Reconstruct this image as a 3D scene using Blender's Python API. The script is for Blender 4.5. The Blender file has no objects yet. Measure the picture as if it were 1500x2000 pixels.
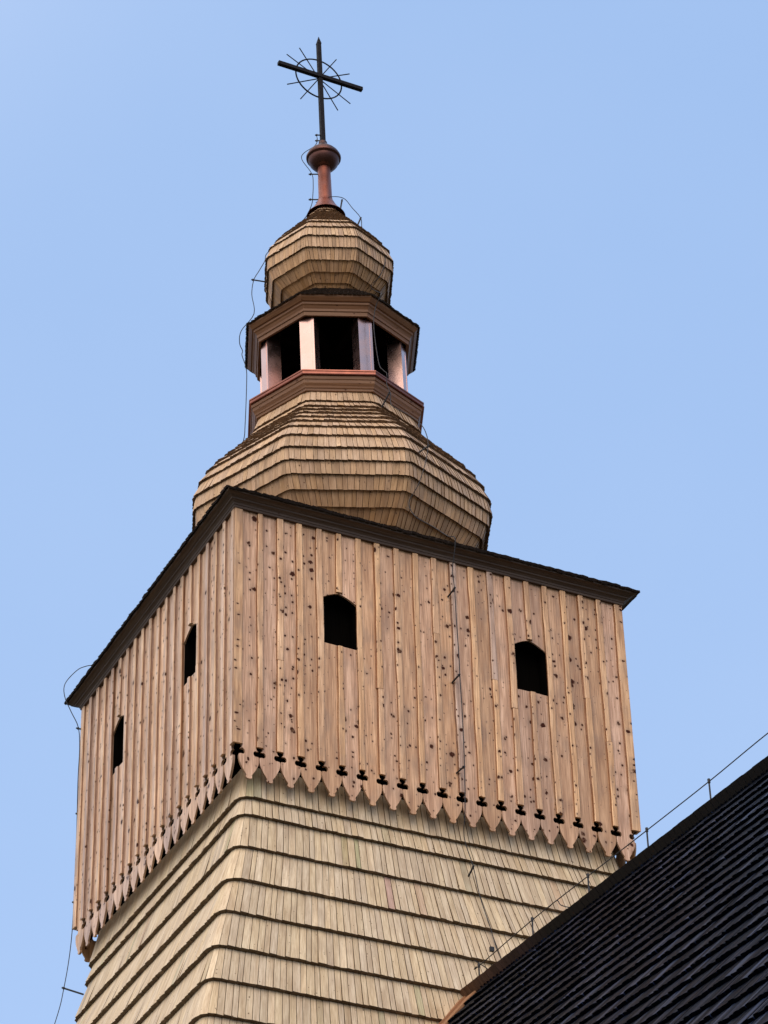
import bpy, math, random
from mathutils import Vector, Matrix
PI = math.pi
rnd = random.Random(11)
C = bpy.context.scene.collection
sc = bpy.context.scene

# ------------------------------------------------------------------ camera
YAW, PITCH, ROLL, FOC = 0.46967, 0.61173, -0.02984, 5561.8
cp = Vector((-12.976, -26.742, -15.502))
fwd = Vector((math.sin(YAW)*math.cos(PITCH), math.cos(YAW)*math.cos(PITCH), math.sin(PITCH)))
rt = Vector((math.cos(YAW), -math.sin(YAW), 0))
up = rt.cross(fwd)
rt2 = math.cos(ROLL)*rt + math.sin(ROLL)*up
up2 = -math.sin(ROLL)*rt + math.cos(ROLL)*up
cam = bpy.data.cameras.new('camera')
cam.sensor_fit = 'HORIZONTAL'
cam.sensor_width = 36
cam.lens = FOC/1500*36
cam.clip_start, cam.clip_end = 0.1, 3000
co = bpy.data.objects.new('camera', cam)
M = Matrix((rt2, up2, -fwd)).transposed().to_4x4()
M.translation = cp
co.matrix_world = M
C.objects.link(co)
sc.camera = co

# ------------------------------------------------------------------ sky and sun
SUN_EL, SUN_AZ = math.radians(40), math.radians(246)   # azimuth of the sun, counter-clockwise from +x
w = bpy.data.worlds.new('World')
sc.world = w
w.use_nodes = True
nt = w.node_tree
nt.nodes.clear()
sky = nt.nodes.new('ShaderNodeTexSky')
sky.sky_type = 'NISHITA'
sky.sun_disc = False
sky.sun_elevation = SUN_EL
sky.sun_rotation = PI/2 - SUN_AZ
sky.altitude = 200
sky.air_density = 1.0
sky.dust_density = 2.0
sky.ozone_density = 1.0
veil = nt.nodes.new('ShaderNodeMix')       # a thin even veil of high cloud over the blue
veil.data_type = 'RGBA'
veil.inputs['Factor'].default_value = 0.82
bg = nt.nodes.new('ShaderNodeBackground')
bg.inputs['Strength'].default_value = 0.11
wo = nt.nodes.new('ShaderNodeOutputWorld')
geo = nt.nodes.new('ShaderNodeTexCoord')    # bright cloud patch out of view, up and left, added to whiten wall light
dot = nt.nodes.new('ShaderNodeVectorMath')
dot.operation = 'DOT_PRODUCT'
nt.links.new(geo.outputs['Generated'], dot.inputs[0])
dot.inputs[1].default_value = (-0.66, -0.02, 0.75)
mr = nt.nodes.new('ShaderNodeMapRange')
mr.interpolation_type = 'SMOOTHSTEP'
mr.inputs['From Min'].default_value = 0.30
mr.inputs['From Max'].default_value = 0.92
nt.links.new(dot.outputs['Value'], mr.inputs['Value'])
cl = nt.nodes.new('ShaderNodeMix')
cl.data_type = 'RGBA'
cn = nt.nodes.new('ShaderNodeTexNoise')     # faint drifts in the thin cloud
cn.inputs['Scale'].default_value = 3.2
cn.inputs['Detail'].default_value = 5
cn.inputs['Roughness'].default_value = 0.5
nt.links.new(geo.outputs['Generated'], cn.inputs['Vector'])
cr_ = nt.nodes.new('ShaderNodeMapRange')
cr_.inputs['From Min'].default_value = 0.38
cr_.inputs['From Max'].default_value = 0.68
nt.links.new(cn.outputs[0], cr_.inputs['Value'])
cm = nt.nodes.new('ShaderNodeMix')
cm.data_type = 'RGBA'
cm.inputs['A'].default_value = (2.82, 4.22, 6.85, 1)
cm.inputs['B'].default_value = (3.45, 4.75, 7.15, 1)
sz = nt.nodes.new('ShaderNodeSeparateXYZ')
nt.links.new(geo.outputs['Generated'], sz.inputs[0])
lo = nt.nodes.new('ShaderNodeMapRange')
lo.inputs['From Min'].default_value = 0.72
lo.inputs['From Max'].default_value = 0.35
lo.inputs['To Min'].default_value = 0.0
lo.inputs['To Max'].default_value = 0.75
nt.links.new(sz.outputs['Z'], lo.inputs['Value'])
ad = nt.nodes.new('ShaderNodeMath')
ad.operation = 'MULTIPLY_ADD'
ad.inputs[1].default_value = 0.45
nt.links.new(cr_.outputs[0], ad.inputs[0])
nt.links.new(lo.outputs[0], ad.inputs[2])
nt.links.new(ad.outputs[0], cm.inputs['Factor'])
nt.links.new(cm.outputs['Result'], cl.inputs['A'])
cl.inputs['B'].default_value = (13.0, 12.6, 12.6, 1)
nt.links.new(mr.outputs[0], cl.inputs['Factor'])
nt.links.new(cl.outputs['Result'], veil.inputs['B'])
nt.links.new(sky.outputs[0], veil.inputs['A'])
nt.links.new(veil.outputs['Result'], bg.inputs['Color'])
nt.links.new(bg.outputs[0], wo.inputs[0])
sl = bpy.data.lights.new('sun', 'SUN')
sl.energy = 1.3
sl.angle = math.radians(60)
sl.color = (1.0, 0.80, 0.60)
so = bpy.data.objects.new('sun', sl)
sd = Vector((math.cos(SUN_EL)*math.cos(SUN_AZ), math.cos(SUN_EL)*math.sin(SUN_AZ), math.sin(SUN_EL)))
so.rotation_euler = sd.to_track_quat('Z', 'Y').to_euler()
so.location = (0, 0, 40)
C.objects.link(so)
sc.view_settings.view_transform = 'Standard'
sc.view_settings.look = 'None'
sc.view_settings.gamma = 1
sc.view_settings.exposure = 0.4

# ------------------------------------------------------------------ materials
def nodemat(name):
    m = bpy.data.materials.new(name)
    m.use_nodes = True
    return m, m.node_tree, m.node_tree.nodes['Principled BSDF']
def N(t, kind, **kw):
    n = t.nodes.new(kind)
    for k, v in kw.items():
        setattr(n, k, v)
    return n
def L(t, a, b): t.links.new(a, b)
def math_node(t, op, a, b=None):
    n = N(t, 'ShaderNodeMath', operation=op)
    for i, x in enumerate((a, b)):
        if x is None: continue
        if isinstance(x, (int, float)): n.inputs[i].default_value = x
        else: L(t, x, n.inputs[i])
    return n.outputs[0]
def maprange(t, v, a, b, c, d, smooth=False):
    n = N(t, 'ShaderNodeMapRange')
    if smooth: n.interpolation_type = 'SMOOTHSTEP'
    for i, x in enumerate((v, a, b, c, d)):
        if isinstance(x, (int, float)): n.inputs[i].default_value = x
        else: L(t, x, n.inputs[i])
    return n.outputs[0]
def mixc(t, fac, a, b, mode='MIX'):
    n = N(t, 'ShaderNodeMix', data_type='RGBA', blend_type=mode)
    for k, x in (('Factor', fac), ('A', a), ('B', b)):
        if isinstance(x, (int, float)): n.inputs[k].default_value = x
        elif isinstance(x, tuple): n.inputs[k].default_value = x + (1,)
        else: L(t, x, n.inputs[k])
    return n.outputs['Result']
def wood(name, base, rough=0.6, knots=1.0, small=1.0, grain=0.25, stain=None, stain_amt=0.0, spec=0.3,
         gu=70, gv=2.5, bump=0.25, knotcol=(0.050, 0.014, 0.006)):
    m, t, p = nodemat(name)
    uv = N(t, 'ShaderNodeUVMap')
    at = N(t, 'ShaderNodeAttribute', attribute_name='tint')
    def scaled(u, v):
        n = N(t, 'ShaderNodeMapping')
        L(t, uv.outputs[0], n.inputs['Vector'])
        n.inputs['Scale'].default_value = (u, v, 1)
        return n.outputs[0]
    g = N(t, 'ShaderNodeTexNoise', noise_dimensions='2D')
    g.inputs['Scale'].default_value = 1; g.inputs['Detail'].default_value = 4; g.inputs['Roughness'].default_value = 0.6
    L(t, scaled(gu, gv), g.inputs['Vector'])
    s = N(t, 'ShaderNodeTexNoise', noise_dimensions='2D')
    s.inputs['Scale'].default_value = 1; s.inputs['Detail'].default_value = 3
    L(t, scaled(13, 1.1), s.inputs['Vector'])
    gf = maprange(t, g.outputs[0], 0.3, 0.7, 1-grain, 1+grain*0.6)
    sf = maprange(t, s.outputs[0], 0.3, 0.7, 1-grain*0.7, 1+grain*0.5)
    cg = N(t, 'ShaderNodeCombineXYZ')
    f = math_node(t, 'MULTIPLY', gf, sf)
    for i in range(3): L(t, f if i == 0 else math_node(t, 'POWER', f, 1.0+0.25*i), cg.inputs[i])
    col = mixc(t, 1.0, base, at.outputs['Color'], 'MULTIPLY')
    col = mixc(t, 1.0, col, cg.outputs[0], 'MULTIPLY')
    if stain:
        q = N(t, 'ShaderNodeTexNoise', noise_dimensions='2D')
        q.inputs['Scale'].default_value = 1; q.inputs['Detail'].default_value = 5
        L(t, scaled(5, 2.2), q.inputs['Vector'])
        col = mixc(t, maprange(t, q.outputs[0], 0.46, 0.75, 0, stain_amt, True), col, stain)
    kn = N(t, 'ShaderNodeTexNoise', noise_dimensions='2D')
    kn.inputs['Scale'].default_value = 1; kn.inputs['Detail'].default_value = 3
    L(t, scaled(38, 24), kn.inputs['Vector'])
    dens = N(t, 'ShaderNodeTexNoise', noise_dimensions='2D')
    dens.inputs['Scale'].default_value = 1; dens.inputs['Detail'].default_value = 1
    L(t, scaled(0.9, 0.9), dens.inputs['Vector'])
    df = maprange(t, dens.outputs[0], 0.34, 0.60, 0.35, 1.45)
    masks = []
    def knotlayer(su, sv, rmax, off, col):
        v = N(t, 'ShaderNodeTexVoronoi', voronoi_dimensions='2D', feature='F1')
        v.inputs['Scale'].default_value = 1
        L(t, scaled(su, sv), v.inputs['Vector'])
        sep = N(t, 'ShaderNodeSeparateColor')
        L(t, v.outputs['Color'], sep.inputs[0])
        r = math_node(t, 'MULTIPLY', math_node(t, 'SUBTRACT', sep.outputs[0], off), rmax)
        r = math_node(t, 'MAXIMUM', math_node(t, 'MULTIPLY', r, df), 0.0005)
        wob = math_node(t, 'ADD', v.outputs['Distance'], maprange(t, kn.outputs[0], 0.25, 0.75, -0.045, 0.045))
        mask = maprange(t, wob, math_node(t, 'MULTIPLY', r, 0.55), r, 1, 0, True)
        masks.append(mask)
        halo = maprange(t, wob, r, math_node(t, 'MULTIPLY', r, 2.6), 0.35, 0, True)
        col = mixc(t, halo, col, tuple(c*0.45 for c in base))
        return mixc(t, mask, col, knotcol)
    if knots: col = knotlayer(4.6, 4.4, 0.165*knots, 0.25, col)
    if small: col = knotlayer(11.0, 9.0, 0.26*small, 0.42, col)
    L(t, col, p.inputs['Base Color'])
    p.inputs['Roughness'].default_value = rough
    if masks:
        mm = masks[0]
        for x in masks[1:]: mm = math_node(t, 'MAXIMUM', mm, x)
        L(t, maprange(t, mm, 0, 1, spec, spec*0.12), p.inputs['Specular IOR Level'])
    else: p.inputs['Specular IOR Level'].default_value = spec
    b = N(t, 'ShaderNodeBump')
    b.inputs['Strength'].default_value = bump; b.inputs['Distance'].default_value = 0.004
    L(t, g.outputs[0], b.inputs['Height'])
    L(t, b.outputs[0], p.inputs['Normal'])
    return m
MB_board = wood('pine_boards', (0.63, 0.385, 0.222), knots=1.2, small=1.0, grain=0.33, rough=0.42, spec=0.5, stain=(0.27, 0.17, 0.11), stain_amt=0.45)
M_shing = wood('larch_shingles', (0.63, 0.49, 0.32), knots=0.0, small=0.35, grain=0.20, stain=(0.30, 0.21, 0.14), stain_amt=0.35, gv=5,
               knotcol=(0.10, 0.05, 0.025))
M_dome = wood('dome_shingles', (0.53, 0.355, 0.215), knots=0.0, small=0.55, grain=0.20, stain=(0.22, 0.13, 0.08), stain_amt=0.35, gv=6,
              knotcol=(0.09, 0.04, 0.02))
M_moul = wood('oiled_moulding', (0.185, 0.086, 0.038), knots=0.5, small=0.0, grain=0.22, rough=0.5)
M_eave = wood('dark_oiled_moulding', (0.082, 0.053, 0.036), knots=0.4, small=0.0, grain=0.30, rough=0.55)
M_eaveshing = wood('dark_roof_shingles', (0.10, 0.065, 0.05), knots=0.0, small=0.0, grain=0.4, rough=0.8)
M_tar = wood('tarred_shingles', (0.0022, 0.0036, 0.0078), knots=0.0, small=0.0, grain=0.5, rough=0.45, spec=0.12, gu=60, gv=1.2, bump=0.9)
tp = M_tar.node_tree.nodes['Principled BSDF']        # some strips shine more; blue specular paints in the sky sheen
tp.inputs['Specular Tint'].default_value = (0.5, 0.68, 1.0, 1)
ta = N(M_tar.node_tree, 'ShaderNodeAttribute', attribute_name='tint')
L(M_tar.node_tree, maprange(M_tar.node_tree, ta.outputs['Fac'], 0.5, 5.0, 0.015, 0.14), tp.inputs['Specular IOR Level'])
M_comb = wood('comb_shingles', (0.13, 0.065, 0.035), knots=0.0, small=0.3, grain=0.3)
M_flash = wood('flashing_boards', (0.36, 0.18, 0.09), knots=0.4, small=0.0, grain=0.25)
M_dark = wood('interior_dark', (0.003, 0.0025, 0.002), knots=0, small=0, grain=0.3, rough=0.95, spec=0.02)  # near-black colour stands for the shade of closed interiors
M_log = wood('log_wall', (0.10, 0.06, 0.035), knots=0.5, small=0, grain=0.3)
def metal(name, col, rough, metallic=1.0, var=0.25, spot=None, scale=6.0):
    m, t, p = nodemat(name)
    tc = N(t, 'ShaderNodeTexCoord')
    n = N(t, 'ShaderNodeTexNoise')
    n.inputs['Scale'].default_value = scale; n.inputs['Detail'].default_value = 5
    L(t, tc.outputs['Object'], n.inputs['Vector'])
    c = mixc(t, maprange(t, n.outputs[0], 0.35, 0.7, 0, var), col, spot or tuple(x*0.5 for x in col))
    L(t, c, p.inputs['Base Color'])
    p.inputs['Metallic'].default_value = metallic
    L(t, maprange(t, n.outputs[0], 0.3, 0.7, rough*0.85, rough*1.25), p.inputs['Roughness'])
    b = N(t, 'ShaderNodeBump'); b.inputs['Strength'].default_value = 0.12; b.inputs['Distance'].default_value = 0.01
    L(t, n.outputs[0], b.inputs['Height']); L(t, b.outputs[0], p.inputs['Normal'])
    return m
M_cop = metal('bright_copper', (0.57, 0.385, 0.34), 0.26, spot=(0.52, 0.29, 0.22), var=0.35)
M_copd = metal('dull_copper', (0.27, 0.105, 0.075), 0.42, spot=(0.20, 0.085, 0.07), var=0.6)
M_copb = metal('browned_copper', (0.095, 0.045, 0.037), 0.38, spot=(0.08, 0.04, 0.035), var=0.8, scale=9)
M_copp = metal('red_copper', (0.34, 0.115, 0.075), 0.40, spot=(0.22, 0.10, 0.085), var=0.8, scale=7)
M_iron = metal('black_iron', (0.008, 0.006, 0.007), 0.65, metallic=0.0, var=0.4, scale=20)
M_iron.node_tree.nodes['Principled BSDF'].inputs['Specular IOR Level'].default_value = 0.15
M_wire = metal('dark_wire', (0.012, 0.012, 0.015), 0.6, metallic=0.0, var=0.3, scale=20)
def groundmat():
    m, t, p = nodemat('mown_grass')
    n = N(t, 'ShaderNodeTexNoise'); n.inputs['Scale'].default_value = 0.6; n.inputs['Detail'].default_value = 8
    tc = N(t, 'ShaderNodeTexCoord'); L(t, tc.outputs['Object'], n.inputs['Vector'])
    L(t, mixc(t, maprange(t, n.outputs[0], 0.35, 0.65, 0, 1), (0.05, 0.058, 0.028), (0.13, 0.11, 0.08)), p.inputs['Base Color'])
    p.inputs['Roughness'].default_value = 0.95
    return m
M_ground = groundmat()

# ------------------------------------------------------------------ mesh helpers
LEAN = Vector((0.8916, -0.4529, 0)) * -0.02
def lean(p):
    p = Vector(p)
    return p + LEAN*(p.z-3.2)
class MB:
    """collects faces with uv (metres) and a tint, and links them as one mesh object"""
    def __init__(s): s.v = []; s.f = []; s.uv = []; s.t = []; s.m = []; s.sm = []
    def face(s, pts, uvs=None, tint=(1, 1, 1), mi=0, smooth=False):
        i = len(s.v)
        s.v.extend(Vector(p) for p in pts)
        s.f.append(tuple(range(i, i+len(pts))))
        if uvs is None:
            a = Vector(pts[1])-Vector(pts[0]); ln = a.length or 1
            a = a/ln
            n = a.cross(Vector(pts[-1])-Vector(pts[0]))
            b = n.cross(a)
            b = b.normalized() if b.length > 1e-9 else Vector((0, 0, 1))
            o = Vector(pts[0])
            uvs = [((Vector(p)-o).dot(a)+3.1, (Vector(p)-o).dot(b)+1.7) for p in pts]
        s.uv.append(uvs); s.t.append(tint); s.m.append(mi); s.sm.append(smooth)
    def box(s, o, ax, ay, az, tint=(1, 1, 1), uvo=(0, 0), mi=0):
        """box with corner o and edge vectors; grain runs along az"""
        o, ax, ay, az = map(Vector, (o, ax, ay, az))
        def q(p, a, b):
            la, lb = a.length, b.length
            s.face([p, p+a, p+a+b, p+b], [(uvo[0], uvo[1]), (uvo[0]+la, uvo[1]), (uvo[0]+la, uvo[1]+lb), (uvo[0], uvo[1]+lb)], tint, mi)
        q(o, ax, az); q(o+ax+ay, -ax, az); q(o+ax, ay, az); q(o+ay, -ay, az)
        q(o+az, ax, ay); q(o+ay, ax, -ay)
    def tube(s, pts, r, n=6, tint=(1, 1, 1), cap=True):
        pts = [Vector(p) for p in pts]
        rings = []
        ref = None
        for i, p in enumerate(pts):
            d = (pts[min(i+1, len(pts)-1)]-pts[max(i-1, 0)]).normalized()
            if ref is None:
                ref = d.orthogonal().normalized()
            ref = (ref-d*ref.dot(d)).normalized()
            b = d.cross(ref)
            rr = r[i] if isinstance(r, (list, tuple)) else r
            rings.append([p+(ref*math.cos(2*PI*k/n)+b*math.sin(2*PI*k/n))*rr for k in range(n)])
        for a, b in zip(rings, rings[1:]):
            for k in range(n):
                s.face([a[k], a[(k+1) % n], b[(k+1) % n], b[k]], tint=tint, smooth=True)
        if cap:
            s.face(rings[0][::-1], tint=tint); s.face(rings[-1], tint=tint)
    def loops(s, loops, tint=(1, 1, 1), smooth=False, uscale=1, mi=0, close=True):
        """skin a list of closed loops; grain runs around the loop"""
        vv = 0
        for a, b in zip(loops, loops[1:]):
            n = len(a); u = 0
            h = (Vector(a[0])-Vector(b[0])).length
            for k in range(n if close else n-1):
                k2 = (k+1) % n
                le = (Vector(a[k2])-Vector(a[k])).length
                s.face([a[k], a[k2], b[k2], b[k]], [(vv, u), (vv, u+le), (vv+h, u+le), (vv+h, u)], tint, mi, smooth)
                u += le+0.37
            vv += h+0.11
    def build(s, name, mats, parent=None, lean_it=False, weld=False):
        me = bpy.data.meshes.new(name)
        vs = [tuple(lean(p)) if lean_it else tuple(p) for p in s.v]
        me.from_pydata(vs, [], s.f)
        ul = me.uv_layers.new(name='UVMap')
        flat = []
        for u in s.uv:
            for c in u: flat += [c[0], c[1]]
        ul.data.foreach_set('uv', flat)
        ca = me.color_attributes.new('tint', 'FLOAT_COLOR', 'CORNER')
        flat = []
        for t, f in zip(s.t, s.f): flat += [t[0], t[1], t[2], 1.0]*len(f)
        ca.data.foreach_set('color', flat)
        if not isinstance(mats, (list, tuple)): mats = [mats]
        for m in mats: me.materials.append(m)
        me.polygons.foreach_set('material_index', s.m)
        me.polygons.foreach_set('use_smooth', s.sm)
        if weld:
            import bmesh
            bm = bmesh.new(); bm.from_mesh(me)
            bmesh.ops.remove_doubles(bm, verts=bm.verts, dist=0.0005)
            bm.to_mesh(me); bm.free()
        me.update()
        o = bpy.data.objects.new(name, me)
        C.objects.link(o)
        if parent: o.parent = parent
        return o
def empty(name, loc=(0, 0, 0), parent=None):
    o = bpy.data.objects.new(name, None)
    o.empty_display_size = 0.3
    C.objects.link(o)
    o.location = loc
    if parent: o.parent = parent
    return o
def tag(o, label=None, cat=None, group=None, kind=None):
    for k, v in (('label', label), ('category', cat), ('group', group), ('kind', kind)):
        if v: o[k] = v
    return o
def tone(lo=0.86, hi=1.1, hue=0.04):
    b = rnd.uniform(lo, hi); h = rnd.uniform(-hue, hue)
    return (b*(1+h*0.5), b, b*(1-h*1.6))
def lerp(a, b, t): return a+(b-a)*t
def interp(tab, z):
    """tab: (z, value) sorted by falling z"""
    if z >= tab[0][0]: return tab[0][1]
    for (z0, v0), (z1, v1) in zip(tab, tab[1:]):
        if z >= z1: return lerp(v0, v1, (z-z0)/(z1-z0))
    return tab[-1][1]

# rings: convex polygons given by outward side normals (angles) and apothems, with rounded corners
OCT = [math.radians(-112.5+45*k) for k in range(8)]
SQ = [math.radians(-90+90*k) for k in range(4)]
COS8 = math.cos(PI/8)
HX, HY = 2.5, 2.397
DIF = HX-HY
def oct_sides(R): return [(a, R*COS8) for a in OCT]
def sq_sides(s): return [(a, s-DIF if k % 2 == 0 else s) for k, a in enumerate(SQ)]
class Ring:
    def __init__(s, sides, r):
        s.n = len(sides); s.sides = sides
        V = []
        for i in range(s.n):
            (a, p), (b, q) = sides[i], sides[(i+1) % s.n]
            det = math.cos(a)*math.sin(b)-math.sin(a)*math.cos(b)
            V.append(Vector(((p*math.sin(b)-q*math.sin(a))/det, (q*math.cos(a)-p*math.cos(b))/det)))
        s.V = V
        s.r = r
        s.d = r*math.tan(PI/s.n)
    def side_len(s, i): return max((s.V[i]-s.V[i-1]).length-2*s.d, 0.01)
    def side(s, i, f):
        a, b = s.V[i-1], s.V[i]
        u = (b-a).normalized()
        nrm = Vector((math.cos(s.sides[i][0]), math.sin(s.sides[i][0])))
        return a+u*(s.d+(max((b-a).length-2*s.d, 0))*f), nrm
    def corner(s, i, f):
        a0 = s.sides[i][0]; a1 = a0+2*PI/s.n
        nv = Vector((math.cos((a0+a1)/2), math.sin((a0+a1)/2)))
        c = s.V[i]-nv*(s.r/math.cos(PI/s.n))
        a = lerp(a0, a1, f)
        nn = Vector((math.cos(a), math.sin(a)))
        return c+nn*s.r, nn
    def joint(s, j): return s.side(j[1], j[2]) if j[0] == 's' else s.corner(j[1], j[2])
    def loop(s, z, nc=3):
        out = []
        for i in range(s.n):
            if s.r < 1e-4: out.append((s.V[i].x, s.V[i].y, z)); continue
            for k in range(nc+1):
                p, _ = s.corner(i, k/nc)
                out.append((p.x, p.y, z))
        return out
def joints(ring, wd, jit=0.18):
    J = []
    for i in range(ring.n):
        n = max(2, round(ring.side_len(i)/wd))
        for k in range(n):
            J.append(('s', i, (k+(rnd.uniform(-jit, jit) if k else 0))/n))
        al = ring.r*2*PI/ring.n
        n = max(1, round(al/wd))
        for k in range(n): J.append(('c', i, k/n))
    return J
def V3(p, z): return Vector((p.x, p.y, z))
def shingle_course(mb, sides, r, prof, zb, zt, wd, th, tint_fn, gap=0.006, zj=0.006, wedge=0.28):
    """one course of split shingles: butts at height zb, heads tucked under the next course at zt"""
    sb, st = prof(zb), prof(zt)
    rb = Ring(sides(sb), r); rt_ = Ring(sides(st), r)
    J = joints(rb, wd)
    slope = Vector((st-sb, zt-zb)).normalized()          # going up: (radial, z)
    nr, nz = slope.y, -slope.x                             # surface normal in (radial, z)
    for a, b in zip(J, J[1:]+J[:1]):
        z = zb+rnd.uniform(-zj, zj)
        (p0, n0), (p1, n1) = rb.joint(a), rb.joint(b)
        (q0, m0), (q1, m1) = rt_.joint(a), rt_.joint(b)
        e = (p1-p0); le = e.length
        if le < 1e-4: continue
        g = e/le*gap*0.5
        P0, P1 = V3(p0+g, z), V3(p1-g, z)
        Q0, Q1 = V3(q0+g*0.8, zt), V3(q1-g*0.8, zt)
        N0 = Vector((n0.x*nr, n0.y*nr, nz)); N1 = Vector((n1.x*nr, n1.y*nr, nz))
        j = rnd.uniform(-0.004, 0.004)
        t0, t1 = th*0.0+j, -th*wedge+j+rnd.uniform(-0.003, 0.003)
        if rnd.random() < 0.15: t0, t1 = t1, t0
        A, B = P0+N0*t0, P1+N1*t1                         # outer butt edge
        A2, B2 = P0-N0*th, P1-N1*th
        H0, H1 = Q0-N0*(th*1.02), Q1-N1*(th*1.02+0.004)
        I0, I1 = Q0-N0*(th*1.9), Q1-N1*(th*1.9)
        uo, vo = rnd.uniform(0, 50), rnd.uniform(0, 50)
        ln = (H0-A).length
        tn = tint_fn()
        mb.face([A, B, H1, H0], [(uo, vo), (uo+le, vo), (uo+le, vo+ln), (uo, vo+ln)], tn)
        td = tuple(c*0.20*k_ for c, k_ in zip(tn, (1.0, 0.85, 0.7)))
        mb.face([A2, B2, B, A], [(uo, vo), (uo+le, vo), (uo+le, vo+0.03), (uo, vo+0.03)], td)   # sawn end grain, darkened to paint the course shadow line
        mb.face([A2, A, H0, I0], [(uo, vo), (uo+th, vo), (uo+th, vo+ln), (uo, vo+ln)], td)
        mb.face([B, B2, I1, H1], [(uo, vo), (uo+th, vo), (uo+th, vo+ln), (uo, vo+ln)], td)
    # the lath and felt behind the joints
def backing(mb, sides, r, prof, zs, inset):
    mb.loops([Ring(sides(max(prof(z)-inset, 0.02)), r).loop(z) for z in zs])
def shingled(name, parent, sides, r, prof, zlist, wd, th, mat, tfn, lean_it=False, overlap=0.1, zj=0.006):
    mb = MB()
    for zb, zt in zip(zlist, zlist[1:]):
        shingle_course(mb, sides, r, prof, zb, zt+abs(zb-zt)*overlap, wd, th, tfn, zj=zj)
    ob = mb.build(name, mat, parent, lean_it)
    return ob

# ------------------------------------------------------------------ ground
GZ = -17.1
g = MB()
g.face([(-1500, -1500, GZ), (1500, -1500, GZ), (1500, 1500, GZ), (-1500, 1500, GZ)])
tag(g.build('ground', M_ground), kind='structure')

# ------------------------------------------------------------------ the tower
tower = empty('church_tower', (0, 0, GZ))
tag(tower, 'tall timber church tower with boarded belfry, shingled skirt and two bulbous shingled domes', 'tower')
def P(o):          # parent to the tower keeping world coordinates
    o.parent = tower
    o.matrix_parent_inverse = Matrix.Translation((0, 0, -GZ))
    return o

# --- sloping shingled shaft below the belfry
SK = [(0.1, 2.385), (-0.465, 2.437), (-0.70, 2.470), (-1.135, 2.55), (-1.63, 2.69), (-2.085, 2.82), (-2.563, 2.95), (-2.97, 3.05),
      (-3.41, 3.14), (-6, 3.62), (-10, 4.2), (-17.3, 4.9)]
skz = [-0.465, -0.70, -1.135, -1.61, -2.07, -2.55, -2.98, -3.42]
while skz[-1] > GZ+0.6: skz.append(skz[-1]-0.46)
skz = [GZ]+skz[::-1]+[-0.07]
def sk_tone():
    t = tone(0.90, 1.05, 0.035)
    if rnd.random() < 0.05: t = tuple(c*rnd.uniform(0.72, 0.88) for c in t)
    return t
mb = MB()
for zb, zt in zip(skz[1:], skz[2:]):
    shingle_course(mb, sq_sides, 0.17, lambda z: interp(SK, z)-0.036, zb, zt+abs(zb-zt)*0.08, 0.078, 0.056, sk_tone, gap=0.005, zj=0.003, wedge=0.12)
for zz in [skz[k:k+2] for k in range(len(skz)-1)]:
    mb.loops([Ring(sq_sides(interp(SK, z)-0.136), 0.17).loop(z) for z in zz], tint=(0.25, 0.22, 0.2))
P(mb.build('shingled_shaft', M_shing))

# --- near-black box painting the shade inside the belfry, seen under the boards
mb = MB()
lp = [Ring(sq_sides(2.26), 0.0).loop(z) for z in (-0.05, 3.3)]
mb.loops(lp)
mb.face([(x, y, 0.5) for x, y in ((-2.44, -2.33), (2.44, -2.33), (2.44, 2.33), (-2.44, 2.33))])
P(mb.build('inner_dark_box', M_dark))

# --- the four boarded walls
ZT = 3.20
def board_outline(wd, ztop, zbot=None, arch=None, l_notch=True, r_notch=True):
    h = wd/2-0.002
    if zbot is not None:                      # plain board piece ending above or below a window
        return [(-h, zbot), (h, zbot), (h, ztop), (-h, ztop)]
    R = [(h, 0.108)]
    for k in range(6):
        a = PI/2+math.radians(12)+k*math.radians(140)/5
        R.append((h+0.006+0.042*math.cos(a), 0.068+0.038*math.sin(a)))
    for k in range(9):
        a = math.radians(70)+k*math.radians(222)/8
        R.append((h-0.043+0.028*math.cos(a), 0.002+0.034*math.sin(a)))
    R += [(h-0.003, -0.036), (h, -0.062), (h-0.003, -0.095), (h-0.010, -0.125), (h-0.025, -0.158), (h-0.046, -0.196), (h-0.068, -0.230),
          (h-0.084, -0.252), (0.030, -0.262), (0.037, -0.272), (0.036, -0.287), (0.024, -0.297), (0.0, -0.300)]
    R = [(x, z*1.06 if z < -0.05 else z) for x, z in R]
    Lh = [(-x, z) for x, z in R[:-1]]
    return [(h, ztop)]+R+Lh[::-1]+[(-h, ztop)]
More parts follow.
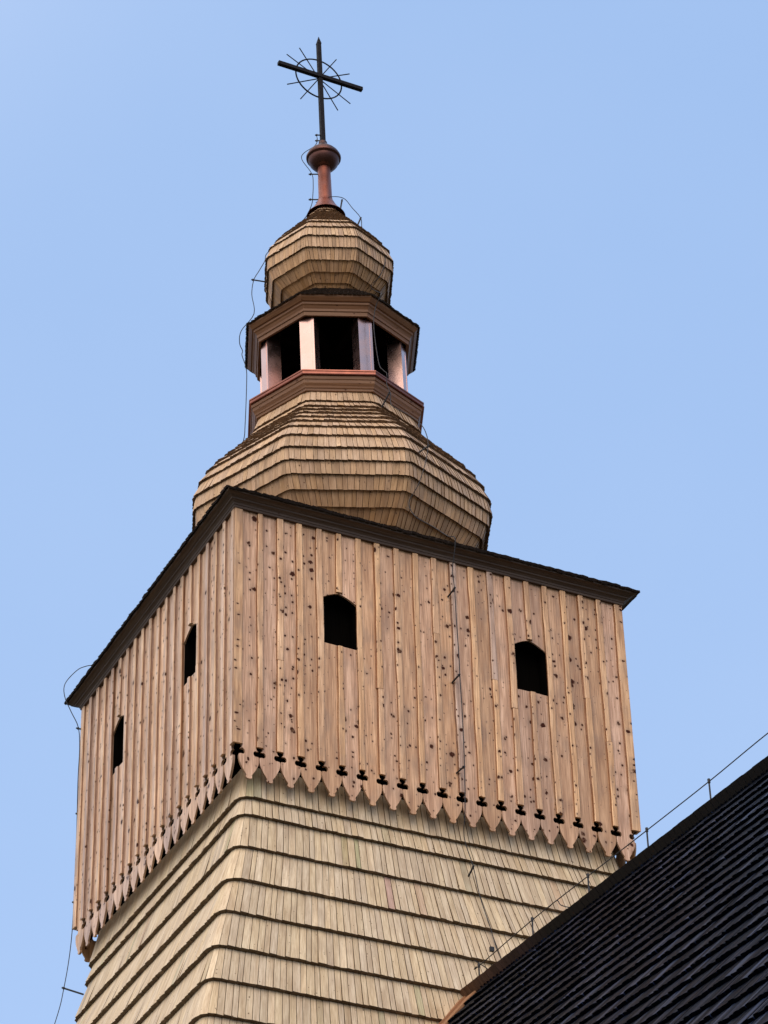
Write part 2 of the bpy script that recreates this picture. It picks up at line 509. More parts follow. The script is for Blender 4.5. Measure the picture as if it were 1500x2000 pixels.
def wall(ang, half, apo, nb, wins, lit_side=False):
    n = Vector((math.cos(ang), math.sin(ang), 0))
    u = Vector((0, 0, 1)).cross(n)
    def W(x, z, d=0.0): return n*(apo+d)+u*x+Vector((0, 0, z))
    wd = (2*half-0.09)/nb
    jx = [-half+0.045+k*wd for k in range(nb+1)]
    m = MB()
    def prism(pts, off, th, tn):
        uo, vo = rnd.uniform(0, 80), rnd.uniform(0, 80)
        tilt = rnd.uniform(-0.006, 0.006)
        x0 = sum(p[0] for p in pts)/len(pts)
        F = lambda p: W(p[0], p[1], off+tilt*(p[0]-x0)/0.12)
        m.face([F(p) for p in pts], [(uo+p[0], vo+p[1]) for p in pts], tn)
        for a, b in zip(pts, pts[1:]+pts[:1]):
            m.face([F(a), W(a[0], a[1], -th), W(b[0], b[1], -th), F(b)],
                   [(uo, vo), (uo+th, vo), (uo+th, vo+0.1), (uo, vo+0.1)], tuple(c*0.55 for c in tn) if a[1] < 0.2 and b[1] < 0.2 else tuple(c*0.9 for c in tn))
        m.face([W(p[0], p[1], -th) for p in pts[::-1]], [(uo+p[0], vo+p[1]) for p in pts[::-1]], tn)
    zw0, zs, za = 1.635, 2.24, 2.335
    for k in range(nb):
        xc = (jx[k]+jx[k+1])/2
        off = rnd.uniform(-0.004, 0.004)
        tn = tone(0.80, 1.10, 0.07); tn = (tn[0], tn[1]*0.97, tn[2]*0.97)
        if lit_side: tn = (tn[0]*1.16, tn[1]*1.25, tn[2]*1.38)      # sky sheen on this side painted in as a paler, bluer tint
        wk = [w_ for w_ in wins if w_ <= k < w_+2]
        base = [(xc+x, z) for x, z in board_outline(wd, ZT)]
        if wk:
            wl, wr = jx[wk[0]]+0.035, jx[wk[0]+2]-0.035
            mid = (wl+wr)/2
            def archz(x): return za-(za-zs)*abs((x-mid)/((wr-wl)/2))**1.5
            top = [(xc-wd/2+0.002, ZT), (xc-wd/2+0.002, max(archz(xc-wd/2), zs-0.04))]
            for q in range(1, 6):
                x = xc-wd/2+0.002+(wd-0.004)*q/6
                top.append((x, archz(x)))
            top += [(xc+wd/2-0.002, max(archz(xc+wd/2), zs-0.04)), (xc+wd/2-0.002, ZT)]
            prism(top, off, 0.023, tn)
            prism([(x, min(z, zw0)) for x, z in base], off, 0.023, tn)
        else:
            prism(base, off, 0.023, tn)
    def batten(x0, x1, z0, z1, corner=0, d0=0.001, th=0.028, noedge=()):
        if lit_side: th = th+0.006
        nseg = max(2, int((z1-z0)/0.16))
        uo, vo = rnd.uniform(0, 80), rnd.uniform(0, 80)
        tn = tone(0.98, 1.14, 0.05); tn = (tn[0]*1.0, tn[1]*1.08, tn[2]*1.18) if lit_side else (tn[0]*1.02, tn[1], tn[2]*0.90)
        if rnd.random() < 0.07: tn = (0.82, 0.90, 1.12)
        pl, ph = rnd.uniform(0, 6), rnd.uniform(0, 6)
        rows = []
        dx = 0
        for k in range(nseg+1):
            z = lerp(z0, z1, k/nseg)
            wob = rnd.uniform(-0.002, 0.002)+0.0045*math.sin(k*0.55+pl)+rnd.uniform(-0.0012, 0.0012)
            wo2 = rnd.uniform(-0.002, 0.002)+0.0045*math.sin(k*0.5+ph)+rnd.uniform(-0.0012, 0.0012)
            a, b = x0+wob, x1+wo2
            if corner < 0: a = x0
            if corner > 0: b = x1
            bl, br = (0.0 if corner < 0 else 0.011), (0.0 if corner > 0 else 0.011)
            rows.append([(a, z, d0), (a, z, th*0.7), (a+bl, z, th), (b-br, z, th), (b, z, th*0.7), (b, z, d0)])
        # brown edge strip, darkened as painted shade where batten meets board
        seam_dark = (tn[0]*0.36, tn[1]*0.24, tn[2]*0.16)
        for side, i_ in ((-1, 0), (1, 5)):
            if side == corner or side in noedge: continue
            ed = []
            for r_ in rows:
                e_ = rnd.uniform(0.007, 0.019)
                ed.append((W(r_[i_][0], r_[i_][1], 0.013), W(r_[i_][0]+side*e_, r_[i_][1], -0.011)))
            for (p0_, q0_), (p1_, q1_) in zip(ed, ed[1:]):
                m.face([p0_, q0_, q1_, p1_] if side > 0 else [q0_, p0_, p1_, q1_], None, seam_dark)
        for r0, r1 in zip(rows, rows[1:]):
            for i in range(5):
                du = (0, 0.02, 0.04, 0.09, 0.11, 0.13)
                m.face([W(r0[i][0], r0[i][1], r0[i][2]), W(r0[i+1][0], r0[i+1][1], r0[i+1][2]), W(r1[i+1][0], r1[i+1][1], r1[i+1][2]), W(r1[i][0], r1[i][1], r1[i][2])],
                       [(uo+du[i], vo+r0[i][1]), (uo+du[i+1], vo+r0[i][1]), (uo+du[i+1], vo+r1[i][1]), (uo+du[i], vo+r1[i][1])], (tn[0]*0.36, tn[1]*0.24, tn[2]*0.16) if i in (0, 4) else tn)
        for r_, fl in ((rows[0], 1), (rows[-1], 0)):
            pts = [W(*p) for p in r_]
            m.face(pts if not fl else pts[::-1], tint=tn)
    for k in range(nb+1):
        zb0 = 0.082+rnd.uniform(-0.004, 0.006)
        if k == 0:
            e = half+(0.028 if ang_is_front(ang) else -0.0005)
            batten(-e, -half+0.078, zb0, ZT, corner=-1)
        elif k == nb:
            e = half+(0.028 if ang_is_front(ang) else -0.0005)
            batten(half-0.078, e, zb0, ZT, corner=1)
        else:
            hw = rnd.uniform(0.033, 0.040); o = rnd.uniform(-0.004, 0.004)
            ws = [w_ for w_ in wins if w_+1 == k]
            spans = [(zb0, ZT)]
            ne = [1] if k in wins else [-1] if k-2 in wins else []
            if ws: spans = [(zb0, 1.625), (2.345, ZT)]
            for z0, z1 in spans:
                # long battens are pieced from two lengths
                if z1-z0 > 2.5 and rnd.random() < 0.35:
                    zc = rnd.uniform(0.9, 2.3)
                    batten(jx[k]-hw+o, jx[k]+hw+o, z0, zc-0.002, noedge=ne)
                    o2 = o+rnd.uniform(-0.005, 0.005)
                    batten(jx[k]-hw+o2, jx[k]+hw+o2, zc+0.002, z1, th=0.028+rnd.uniform(-0.003, 0.003), noedge=ne)
                else: batten(jx[k]-hw+o, jx[k]+hw+o, z0, z1, noedge=ne)
    wo_ = P(m.build('belfry_wall', MB_board))
    # open sound windows: a boxed reveal, near-black for the shade inside, behind the arched cut
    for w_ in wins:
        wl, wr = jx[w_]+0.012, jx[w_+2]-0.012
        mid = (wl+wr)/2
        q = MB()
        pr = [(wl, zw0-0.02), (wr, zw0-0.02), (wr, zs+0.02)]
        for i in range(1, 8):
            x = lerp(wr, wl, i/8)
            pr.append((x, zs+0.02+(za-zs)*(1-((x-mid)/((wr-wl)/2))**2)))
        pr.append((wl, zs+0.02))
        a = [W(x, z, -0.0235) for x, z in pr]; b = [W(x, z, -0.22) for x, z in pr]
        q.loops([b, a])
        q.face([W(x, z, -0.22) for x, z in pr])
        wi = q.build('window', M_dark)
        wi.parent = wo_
    return wo_
def ang_is_front(a): return abs(math.sin(a)) > 0.5
wall(SQ[0], HX, HY, 20, (4, 14))
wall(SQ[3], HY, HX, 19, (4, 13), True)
wall(SQ[2], HX, HY, 20, (4, 14))
wall(SQ[1], HY, HX, 19, (4, 13))

# --- moulded eaves under the belfry roof
def sweep(name, sides, base, prof, mat, lean_it=False, r=0.0, split=None):
    mb = MB()
    mb.loops([Ring(sides(base+o), r).loop(z) for o, z in prof], tint=(1, 1, 1))
    return mb.build(name, mat, None, lean_it)
eave_prof = [(-0.10, 3.16), (0.040, 3.155), (0.044, 3.180), (0.052, 3.184), (0.056, 3.205), (0.075, 3.222), (0.094, 3.230), (0.098, 3.246),
             (0.112, 3.250), (0.128, 3.262), (0.150, 3.270), (0.172, 3.272), (0.176, 3.300), (0.14, 3.312), (0.0, 3.33)]
P(sweep('eaves_moulding', sq_sides, HX, eave_prof, M_eave))
RF = lambda z: 2.715-(z-3.305)*1.28
rz = [3.305+0.13*k for k in range(9)]
def dk_tone(): return tone(0.6, 1.25, 0.08)
P(shingled('belfry_roof', None, sq_sides, 0.03, RF, rz, 0.085, 0.028, M_eaveshing, dk_tone, zj=0.008))

# --- bulbous shingled domes
LD = [(6.60, 1.10), (6.335, 1.175), (6.21, 1.24), (6.0, 1.42), (5.64, 1.73), (5.49, 1.84), (5.27, 1.95), (5.03, 2.025), (4.83, 2.025), (4.65, 1.975),
      (4.48, 1.875), (4.31, 1.72), (4.17, 1.55), (4.05, 1.38)]
UD = [(10.42, 0.17), (10.33, 0.23), (10.2, 0.31), (10.08, 0.425), (9.92, 0.56), (9.76, 0.695), (9.62, 0.80), (9.475, 0.885), (9.268, 0.94), (9.076, 0.925),
      (8.912, 0.855), (8.796, 0.73), (8.70, 0.59), (8.62, 0.50)]
def dome_tone():
    t = tone(0.86, 1.08, 0.05)
    if rnd.random() < 0.06: t = tuple(c*0.75 for c in t)
    return t
def bulge_shade(z, zl):      # warm shade under the bulge painted into the lower courses
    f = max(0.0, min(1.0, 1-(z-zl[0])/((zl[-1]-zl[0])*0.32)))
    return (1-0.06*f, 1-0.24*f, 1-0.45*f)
def dome(zl, tab, wd, th, r):
    mb = MB()
    pf = lambda z: interp(tab, z)
    for zb, zt in zip(zl, zl[1:]):
        shingle_course(mb, oct_sides, r, pf, zb, zt+abs(zb-zt)*0.1, wd, th, (lambda q=bulge_shade(zb, zl): tuple(a*b for a, b in zip(dome_tone(), q))), gap=0.005, zj=0.004, wedge=0.2)
    mb.loops([Ring(oct_sides(max(pf(z)-th*2.4, 0.05)), r*0.8).loop(z) for z in zl], tint=(0.3, 0.25, 0.22))
    return P(mb.build('onion_dome', M_dome, None, True))
d1 = dome([4.05, 4.17, 4.32, 4.48, 4.65, 4.83, 5.03, 5.265, 5.47, 5.64, 5.80, 5.96, 6.09, 6.21, 6.335, 6.60], LD, 0.072, 0.036, 0.16)
d1['label'] = 'large lower onion dome of pale shingles'
d2 = dome([8.62, 8.70, 8.79, 8.905, 9.07, 9.265, 9.46, 9.63, 9.76, 9.85, 9.93, 10.01, 10.09, 10.18, 10.27, 10.42], UD, 0.052, 0.028, 0.10)
d2['label'] = 'small upper onion dome of pale shingles'

# --- open lantern between the domes
lan = P(empty('lantern', (0, 0, GZ)))
lan.matrix_parent_inverse = Matrix(); lan.location = (0, 0, 0)
def PL(o):
    o.parent = lan
    o.matrix_parent_inverse = Matrix.Translation((0, 0, -GZ))
    return o
PL(sweep('sill_moulding', oct_sides, 1.0, [(0.04, 6.50), (0.125, 6.515), (0.130, 6.545), (0.142, 6.550), (0.150, 6.575), (0.172, 6.610), (0.178, 6.655),
                                            (0.190, 6.660), (0.196, 6.700), (0.19, 6.71)], M_moul, True))
PL(sweep('copper_sill', oct_sides, 1.0, [(0.10, 6.712), (0.222, 6.712), (0.226, 6.72), (0.213, 6.732), (0.213, 6.762), (0.222, 6.768), (0.222, 6.786), (0.20, 6.80), (-0.2, 6.84), (-0.98, 6.85)], M_copd, True))
post = None
for k in range(8):
    a = math.radians(-135+45*k)
    n = Vector((math.cos(a), math.sin(a), 0)); u = Vector((-n.y, n.x, 0))
    mb = MB()
    mb.box(n*0.795-u*0.098+Vector((0, 0, 6.80)), u*0.196, n*0.195, Vector((0, 0, 1.20)))
    # folded seam at the foot and the lapped sheet edge on the outer face
    mb.box(n*0.9905-u*0.102+Vector((0, 0, 6.80)), u*0.204, n*0.004, Vector((0, 0, 0.05)))
    mb.box(n*0.9905+u*0.060+Vector((0, 0, 6.85)), u*0.006, n*0.003, Vector((0, 0, 1.10)))
    PL(mb.build('post', M_cop, None, True))
PL(sweep('cornice', oct_sides, 1.0, [(0.03, 8.03), (0.032, 7.79), (0.066, 7.785), (0.072, 7.84), (0.086, 7.845), (0.090, 7.88), (0.112, 7.915), (0.132, 7.93), (0.136, 7.96),
                                      (0.158, 7.965), (0.186, 7.995), (0.200, 8.01), (0.205, 8.04), (0.15, 8.06)], M_moul, True))
mb = MB()
LR = lambda z: 1.245-(z-8.045)*1.12
zl = [8.045+0.10*k for k in range(7)]
for zb, zt in zip(zl, zl[1:]):
    shingle_course(mb, oct_sides, 0.05, LR, zb, zt+0.012, 0.06, 0.024, lambda: tone(0.7, 1.2, 0.06), zj=0.006)
PL(mb.build('lantern_roof', wood('aged_shingles', (0.13, 0.085, 0.06), knots=0, small=0, grain=0.3), None, True))
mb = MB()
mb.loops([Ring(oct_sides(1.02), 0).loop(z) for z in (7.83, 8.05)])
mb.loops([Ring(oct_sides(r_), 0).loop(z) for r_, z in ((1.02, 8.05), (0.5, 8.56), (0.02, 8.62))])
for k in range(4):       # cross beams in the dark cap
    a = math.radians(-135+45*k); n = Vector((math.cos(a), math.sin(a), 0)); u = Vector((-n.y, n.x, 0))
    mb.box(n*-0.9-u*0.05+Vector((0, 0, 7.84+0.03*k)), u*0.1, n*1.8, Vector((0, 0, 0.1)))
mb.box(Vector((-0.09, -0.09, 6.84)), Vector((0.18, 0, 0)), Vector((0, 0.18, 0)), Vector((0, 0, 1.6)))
PL(mb.build('inner_dark_fill', M_dark, None, True))

# --- copper spire: flashing cone, pipe and ball
def lathe(prof, n=28):
    mb = MB()
    mb.loops([[(r*math.cos(2*PI*k/n), r*math.sin(2*PI*k/n), z) for k in range(n)] for r, z in prof], smooth=True)
    return mb
sp = P(lathe([(0.27, 10.33), (0.262, 10.345), (0.20, 10.42), (0.145, 10.52), (0.112, 10.60), (0.098, 10.615), (0.098, 10.66), (0.094, 10.665), (0.092, 11.0),
              (0.090, 11.002), (0.089, 11.30)]).build('spire_pipe', M_copp, None, True, weld=True))
P(lathe([(0.085, 11.21), (0.105, 11.215), (0.155, 11.25), (0.200, 11.31), (0.216, 11.36), (0.219, 11.385), (0.236, 11.385), (0.243, 11.395), (0.245, 11.42), (0.238, 11.435),
         (0.226, 11.438), (0.226, 11.452), (0.222, 11.47), (0.185, 11.52), (0.135, 11.57), (0.095, 11.615), (0.072, 11.65), (0.060, 11.665), (0.060, 11.70),
         (0.046, 11.72), (0.03, 11.72)]).build('finial_ball', M_copb, None, True, weld=True))

# ------------------------------------------------------------------ the iron cross
CZ = 12.97
cx = LEAN*(CZ-3.2)
cross = empty('roof_cross', lean((0, 0, 11.70)))
tag(cross, 'black iron cross with ring and thin rays on the copper ball at the very top', 'cross')
def PC(o):
    o.parent = cross
    o.matrix_parent_inverse = Matrix.Translation(-Vector(cross.location))
    return o
mb = MB()
h = 0.028
def sqloop(c, s, z): return [(c.x+s*a, c.y+s*b, z) for a, b in ((-1, -1), (1, -1), (1, 1), (-1, 1))]
top = lean((0, 0, 13.6)); bot = lean((0, 0, 11.66))
mb.loops([sqloop(bot, h+0.003, 11.66), sqloop(top, h, 13.60), sqloop(top, h+0.004, 13.62), sqloop(top, 0.002, 13.76)])
PC(mb.build('upright', M_iron))
cc = Vector((cx.x, cx.y, CZ))
mb = MB()
mb.box(cc+Vector((-0.66, -0.042, -0.028)), Vector((0, 0.060, 0)), Vector((0, 0, 0.056)), Vector((1.32, 0, 0)))
PC(mb.build('crossbar', M_iron))
mb = MB()
mb.tube([cc+Vector((0.36*math.cos(2*PI*k/48), 0.045, 0.36*math.sin(2*PI*k/48))) for k in range(49)], 0.0115, cap=False)
PC(mb.build('ring', M_iron))
for k in range(4):
    for d in (31, 60):
        a = math.radians(90*k+d)
        mb = MB()
        mb.tube([cc+Vector((0.03*math.cos(a), 0.04, 0.03*math.sin(a))), cc+Vector((0.575*math.cos(a), 0.05, 0.575*math.sin(a)))], 0.0085)
        PC(mb.build('ray', M_iron))

# ------------------------------------------------------------------ the nave with its tarred roof
NA = math.radians(3.7)
nd = Vector((math.sin(NA), -math.cos(NA), 0)); nw = Vector((-math.cos(NA), -math.sin(NA), 0))
ZR = -2.632
R0 = Vector((-0.025, -2.75, ZR))
nave = empty('church_nave', (0, -2.75, GZ))
tag(nave, 'church nave under a steep black shingle roof beside the tower', 'church')
def PN(o):
    o.parent = nave
    o.matrix_parent_inverse = Matrix.Translation(-Vector(nave.location))
    return o
PT = math.radians(50)
LEN, SLP = 12.0, 9.4
def slope_axes(side):
    s = nw*side*math.cos(PT)+Vector((0, 0, -math.sin(PT)))
    n = nw*side*math.sin(PT)+Vector((0, 0, math.cos(PT)))
    return s, n
def roof_slope(mb, side, start, expo=0.315, wd=0.058, th=0.033):
    s, n = slope_axes(side)
    k = 0
    d0 = 0.02
    while d0 < SLP:
        bot, top = d0+expo, d0-expo*0.12
        x = start-1.2*0
        xs = [start]
        while xs[-1] < LEN: xs.append(xs[-1]+wd*rnd.uniform(0.75, 1.25))
        for a, b in zip(xs, xs[1:]):
            b2 = b-0.005
            bj = bot+rnd.uniform(-0.007, 0.007)
            tl = rnd.uniform(-0.003, 0.003)
            tr = -0.003+rnd.uniform(-0.005, 0.005)
            if side < 0: tl, tr = tr, tl
            A = R0+nd*a+s*bj+n*(th+tl); B = R0+nd*b2+s*bj+n*(th+tr)
            H0 = R0+nd*a+s*top+n*(tl*0.6); H1 = R0+nd*b2+s*top+n*(tr*0.6)
            A2 = R0+nd*a+s*bj-n*0.002; B2 = R0+nd*b2+s*bj-n*0.002
            uo, vo = rnd.uniform(0, 50), rnd.uniform(0, 50)
            k_ = rnd.choice((0.5, 0.7, 0.9, 1.0, 1.3, 2.0, 5.0)); tn = (k_, k_, k_*1.1)
            le, ln = b-a, bj-top
            fl = side > 0
            # slightly cupped face: two facets so that each shingle catches the sky differently
            cu = rnd.uniform(-0.002, 0.004)
            Mb = (A+B)/2+n*cu; Mt = (H0+H1)/2+n*cu
            for q, uu in (([A, Mb, Mt, H0], (0, .5)), ([Mb, B, H1, Mt], (.5, 1))):
                uvs = [(uo+le*uu[0], vo), (uo+le*uu[1], vo), (uo+le*uu[1], vo+ln), (uo+le*uu[0], vo+ln)]
                mb.face(q if fl else q[::-1], uvs if fl else uvs[::-1], tn)
            mb.face([A2, B2, B, Mb, A], None, (0.35, 0.35, 0.35))
            mb.face([A2, A, H0, R0+nd*a+s*top-n*0.03], None, tn)
            mb.face([B, B2, R0+nd*b2+s*top-n*0.03, H1], None, tn)
        d0 += expo
        k += 1
    # felt under the joints
    q = [R0+nd*0.0+n*-0.035, R0+nd*LEN+n*-0.035, R0+nd*LEN+s*SLP+n*-0.035, R0+s*SLP+n*-0.035]
    mb.face(q if side > 0 else q[::-1], None, (0.4, 0.4, 0.4))
START = 0.36
mb = MB(); roof_slope(mb, 1, START); PN(mb.build('roof_slope', M_tar))
mb = MB(); roof_slope(mb, -1, START); PN(mb.build('roof_slope', M_tar))
# comb: the far slope's top shingles run up past the ridge
mb = MB()
s2, n2 = slope_axes(-1)
x = 0.0
while x < LEN:
    wv = rnd.uniform(0.07, 0.10)
    o = R0+nd*x-s2*rnd.uniform(0.112, 0.117)-n2*0.005+n2*rnd.uniform(-0.001, 0.001)
    f = max(0.0, min(1.0, (x-0.15)/1.5))
    c = lerp(1.0, 0.018, f**0.55)*rnd.uniform(0.8, 1.15)
    mb.box(o, nd*(wv-0.005), n2*0.022, s2*0.46, tint=(c, c*lerp(1, 1.05, f), c*lerp(1, 2.6, f)), uvo=(rnd.uniform(0, 9), rnd.uniform(0, 9)))
    x += wv
PN(mb.build('ridge_comb', M_comb))
s1, n1 = slope_axes(1)
for i, (a, b, lift) in enumerate(((0.0, 0.19, 0.055), (0.195, 0.37, 0.035))):
    mb = MB()
    mb.box(R0+nd*(a-0.02)+s1*0.10+n1*(lift-0.03), nd*(b-a), n1*0.028, s1*7.0, tint=(1-0.12*i,)*3, uvo=(i*3.3, 1.1))
    PN(mb.build('flashing_board', M_flash))
# walls and gable under the roof
hw = SLP*math.cos(PT)-0.7
mb = MB()
ez = ZR-(hw+0.15)*math.tan(PT)
for sd_ in (1, -1):
    a = R0+nd*0.2+nw*sd_*hw; b = R0+nd*(LEN-0.4)+nw*sd_*hw
    nlog = 22
    for k in range(nlog):
        z0 = lerp(GZ, ez, k/nlog); z1 = lerp(GZ, ez, (k+1)/nlog)
        zm = (z0+z1)/2
        o = nw*sd_*0.05
        tn = tone(0.8, 1.1)
        p = lambda q, z, d=0: Vector((q.x, q.y, z))+o*d
        for za_, zb_, da, db in ((z0, lerp(z0, z1, .25), 0, 1), (lerp(z0, z1, .25), lerp(z0, z1, .75), 1, 1), (lerp(z0, z1, .75), z1, 1, 0)):
            mb.face([p(a, za_, da), p(b, za_, da), p(b, zb_, db), p(a, zb_, db)], None, tn)
e = R0+nd*(LEN-0.4)
for k in range(24):
    x0, x1 = lerp(-hw, hw, k/24), lerp(-hw, hw, (k+1)/24)
    zt = lambda x: ZR-0.15-abs(x)*math.tan(PT)
    P4 = [Vector((e.x, e.y, GZ))+nw*x0, Vector((e.x, e.y, GZ))+nw*x1, Vector((e.x, e.y, zt(x1)))+nw*x1, Vector((e.x, e.y, zt(x0)))+nw*x0]
    mb.face(P4, None, tone(0.8, 1.1))
PN(mb.build('nave_wall', M_log))

# ------------------------------------------------------------------ lightning conductors
def smooth(pts, n=5):
    pts = [Vector(p) for p in pts]
    out = []
    for i in range(len(pts)-1):
        p0, p1, p2, p3 = pts[max(i-1, 0)], pts[i], pts[i+1], pts[min(i+2, len(pts)-1)]
        for k in range(n):
            t = k/n
            out.append(0.5*((2*p1)+(p2-p0)*t+(2*p0-5*p1+4*p2-p3)*t*t+(3*p1-p0-3*p2+p3)*t**3))
    return out+[pts[-1]]
WR = 0.0056
def conductor(label, runs, brackets, loc, posts=()):
    o = empty('lightning_conductor', loc)
    tag(o, label, 'lightning rod', None)
    inv = Matrix.Translation(-Vector(loc))
    def add(mb, nm):
        q = mb.build(nm, M_wire); q.parent = o; q.matrix_parent_inverse = inv
    mb = MB()
    for r_ in runs: mb.tube(smooth(r_), WR, 6)
    add(mb, 'wire')
    for a, b in brackets:
        a, b = Vector(a), Vector(b)
        d = (a-b).normalized()
        q = MB()
        q.tube([b-d*0.02, a], 0.011, 6)
        q.box(a-Vector((0.010, 0.010, 0.013))-d*0.025, Vector((0.02, 0, 0)), Vector((0, 0.02, 0)), Vector((0, 0, 0.026)))
        add(q, 'bracket')
    for a, b in posts:
        q = MB()
        q.tube([Vector(a)-Vector((0, 0, 0.05)), Vector(b)], 0.009, 6)
        q.tube([Vector(b)-Vector((0, 0, 0.03)), Vector(b)+Vector((0, 0, 0.012))], 0.015, 6)
        add(q, 'post')
    return o
left_runs = [
    [(-0.233, 0.118, 11.861), (-0.221, 0.112, 11.744), (-0.261, 0.132, 11.64), (-0.39, 0.198, 11.52), (-0.416, 0.211, 11.397), (-0.297, 0.151, 11.134),
     (-0.28, 0.142, 10.935), (-0.288, 0.146, 10.7), (-0.296, 0.15, 10.597), (-0.328, 0.167, 10.468), (-0.40, 0.21, 10.30), (-0.62, 0.32, 10.0),
     (-0.88, 0.36, 9.65), (-0.93, 0.33, 9.47), (-0.999, 0.36, 9.299), (-1.067, 0.389, 9.131), (-1.091, 0.401, 8.883), (-1.06, 0.396, 8.555),
     (-1.22, 0.45, 8.25), (-1.20, 0.55, 8.12), (-1.144, 0.581, 8.03), (-1.15, 0.583, 7.95), (-1.10, 0.558, 7.729), (-1.094, 0.555, 7.473), (-1.11, 0.563, 6.799),
     (-1.121, 0.60, 6.534), (-1.13, 0.95, 6.05), (-1.44, 1.22, 5.5), (-1.58, 1.34, 4.9), (-1.45, 1.26, 4.4), (-1.62, 1.6, 4.16), (-2.02, 1.98, 3.86), (-2.27, 2.24, 3.76),
     (-2.42, 2.35, 3.80), (-2.51, 2.40, 3.79), (-2.606, 2.451, 3.732), (-2.73, 2.51, 3.544), (-2.73, 2.51, 3.354), (-2.65, 2.47, 3.126), (-2.56, 2.43, 2.899),
     (-2.535, 2.415, 2.601), (-2.538, 2.417, 2.161), (-2.531, 2.413, 1.656), (-2.525, 2.412, 1.229), (-2.525, 2.41, 0.442), (-2.54, 2.42, -0.15),
     (-2.593, 2.444, -0.682), (-2.673, 2.485, -1.139), (-2.95, 2.8, -2.4), (-3.3, 3.1, -4.2), (-4.0, 3.9, -8.5), (-4.9, 4.8, GZ)]]
left_br = [((-0.25, 0.127, 11.852), (-0.188, 0.096, 11.849)), ((-0.25, 0.127, 11.745), (-0.189, 0.096, 11.743)),
           ((-0.335, 0.17, 11.121), (-0.22, 0.111, 11.117)), ((-0.34, 0.172, 10.655), (-0.22, 0.113, 10.65)),
           ((-1.10, 0.40, 9.135), (-0.85, 0.33, 9.115)),
           ((-2.583, 2.439, 2.885), (-2.427, 2.36, 2.834)), ((-2.548, 2.421, 1.664), (-2.389, 2.341, 1.622)),
           ((-2.545, 2.42, 0.45), (-2.39, 2.341, 0.41)), ((-2.615, 2.455, -0.675), (-2.40, 2.343, -0.767))]
conductor('thin dark lightning wire hanging down the left corner of the tower from the cross', left_runs, left_br, (-2.6, 2.5, GZ))
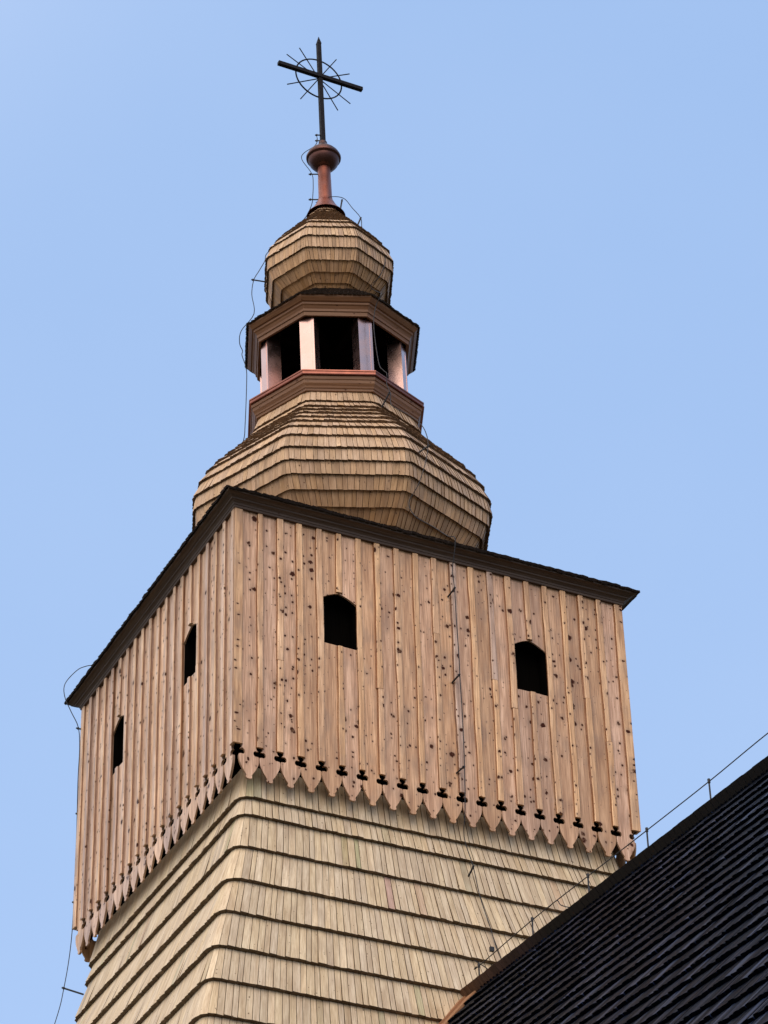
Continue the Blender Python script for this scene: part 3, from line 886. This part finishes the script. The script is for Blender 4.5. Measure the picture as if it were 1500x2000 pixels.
right_runs = [
    [(-0.25, 0.13, 10.60), (-0.132, -0.05, 10.599), (0.071, -0.08, 10.628), (0.18, -0.13, 10.45), (0.292, -0.16, 10.282), (0.301, -0.17, 10.116), (0.30, -0.26, 9.9),
     (0.37, -0.44, 9.62), (0.40, -0.63, 9.3), (0.37, -0.67, 9.07), (0.31, -0.62, 8.88), (0.22, -0.55, 8.74), (0.10, -1.08, 8.19), (0.06, -1.18, 8.10), (0.03, -1.18, 8.02), (0.0, -1.11, 7.9),
     (-0.02, -1.08, 7.6), (0.02, -1.11, 7.0), (0.05, -1.18, 6.83), (0.07, -1.235, 6.74), (0.075, -1.21, 6.6), (0.08, -1.30, 6.376), (0.06, -1.36, 6.15), (0.16, -1.62, 5.85), (0.20, -1.86, 5.55),
     (0.205, -1.985, 5.308), (0.195, -2.03, 5.10), (0.14, -2.035, 4.80), (0.07, -1.97, 4.52), (0.0, -1.85, 4.32), (0.05, -1.9, 4.1), (0.12, -2.2, 3.78),
     (0.16, -2.50, 3.46), (0.171, -2.64, 3.36), (0.183, -2.62, 3.24), (0.192, -2.517, 2.989), (0.2, -2.53, 2.719), (0.211, -2.517, 2.368), (0.216, -2.53, 1.745), (0.215, -2.53, 1.554),
     (0.242, -2.5, 1.002), (0.222, -2.53, 0.335), (0.214, -2.51, -0.186), (0.225, -2.44, -0.42), (0.257, -2.41, -0.558), (0.320, -2.44, -0.84), (0.375, -2.46, -1.20),
     (0.43, -2.52, -1.52), (0.47, -2.60, -1.86), (0.50, -2.66, -2.06)],
    [(0.50, -2.66, -2.06), (0.47, -2.75, -2.22), (0.33, -2.85, -2.33), (0.12, -2.95, -2.31), (-0.03, -3.02, -2.30)]]
right_br = [((0.075, -0.036, 10.64), (0.045, -0.03, 10.44)), ((0.300, -0.155, 10.30), (0.255, -0.15, 10.17)),
            ((0.205, -2.06, 5.10), (0.10, -1.93, 5.03)), ((0.055, -1.33, 6.38), (0.02, -1.18, 6.25)),
            ((0.203, -2.545, 2.722), (0.179, -2.39, 2.672)), ((0.211, -2.545, 1.545), (0.182, -2.39, 1.501)),
            ((0.215, -2.545, 0.342), (0.19, -2.39, 0.325)), ((0.322, -2.455, -0.835), (0.312, -2.34, -0.91)),
            ((0.50, -2.68, -2.05), (0.49, -2.60, -2.25))]
conductor('thin dark lightning wire down the wide front of the belfry between its two windows', right_runs, right_br, (0.3, -2.6, GZ))
ridge_y = [-3.055, -4.104, -5.142, -6.184, -7.227, -8.216, -9.25, -10.3, -11.3, -12.3, -13.3, -14.3]
ht = [0.155, 0.21, 0.22, 0.225, 0.235, 0.265, 0.25, 0.25, 0.25, 0.25, 0.25, 0.25]
base_z = ZR+0.12
posts, run = [], []
for yy, hh in zip(ridge_y, ht):
    t = (yy+2.75)/-math.cos(NA)
    p = R0+nd*t
    posts.append(((p.x, p.y, base_z), (p.x, p.y, base_z+hh)))
    run.append((p.x, p.y, base_z+hh-0.015))
run = [(run[0][0]-0.02, run[0][1]+0.02, run[0][2])]+run
hk = Vector(run[2])+(Vector(run[3])-Vector(run[2]))*0.45
hook = [hk+Vector((0, 0.16, 0.006)), hk, hk+Vector((0.01, -0.05, -0.07)), hk+Vector((0.02, -0.17, -0.15)), hk+Vector((0.02, -0.24, -0.19))]
rc = conductor('lightning wire on upright pins along the ridge of the black roof', [run, hook], [], (0.0, -3.05, base_z), posts)
mb = MB()
p = Vector(run[1])
mb.box(p+Vector((0.0, -0.27, 0.055)), Vector((0.045, 0, 0)), Vector((0, 0.03, 0)), Vector((0, 0, 0.05)))
q = mb.build('clamp', M_wire); q.parent = rc; q.matrix_parent_inverse = Matrix.Translation((0, 3.05, -base_z))
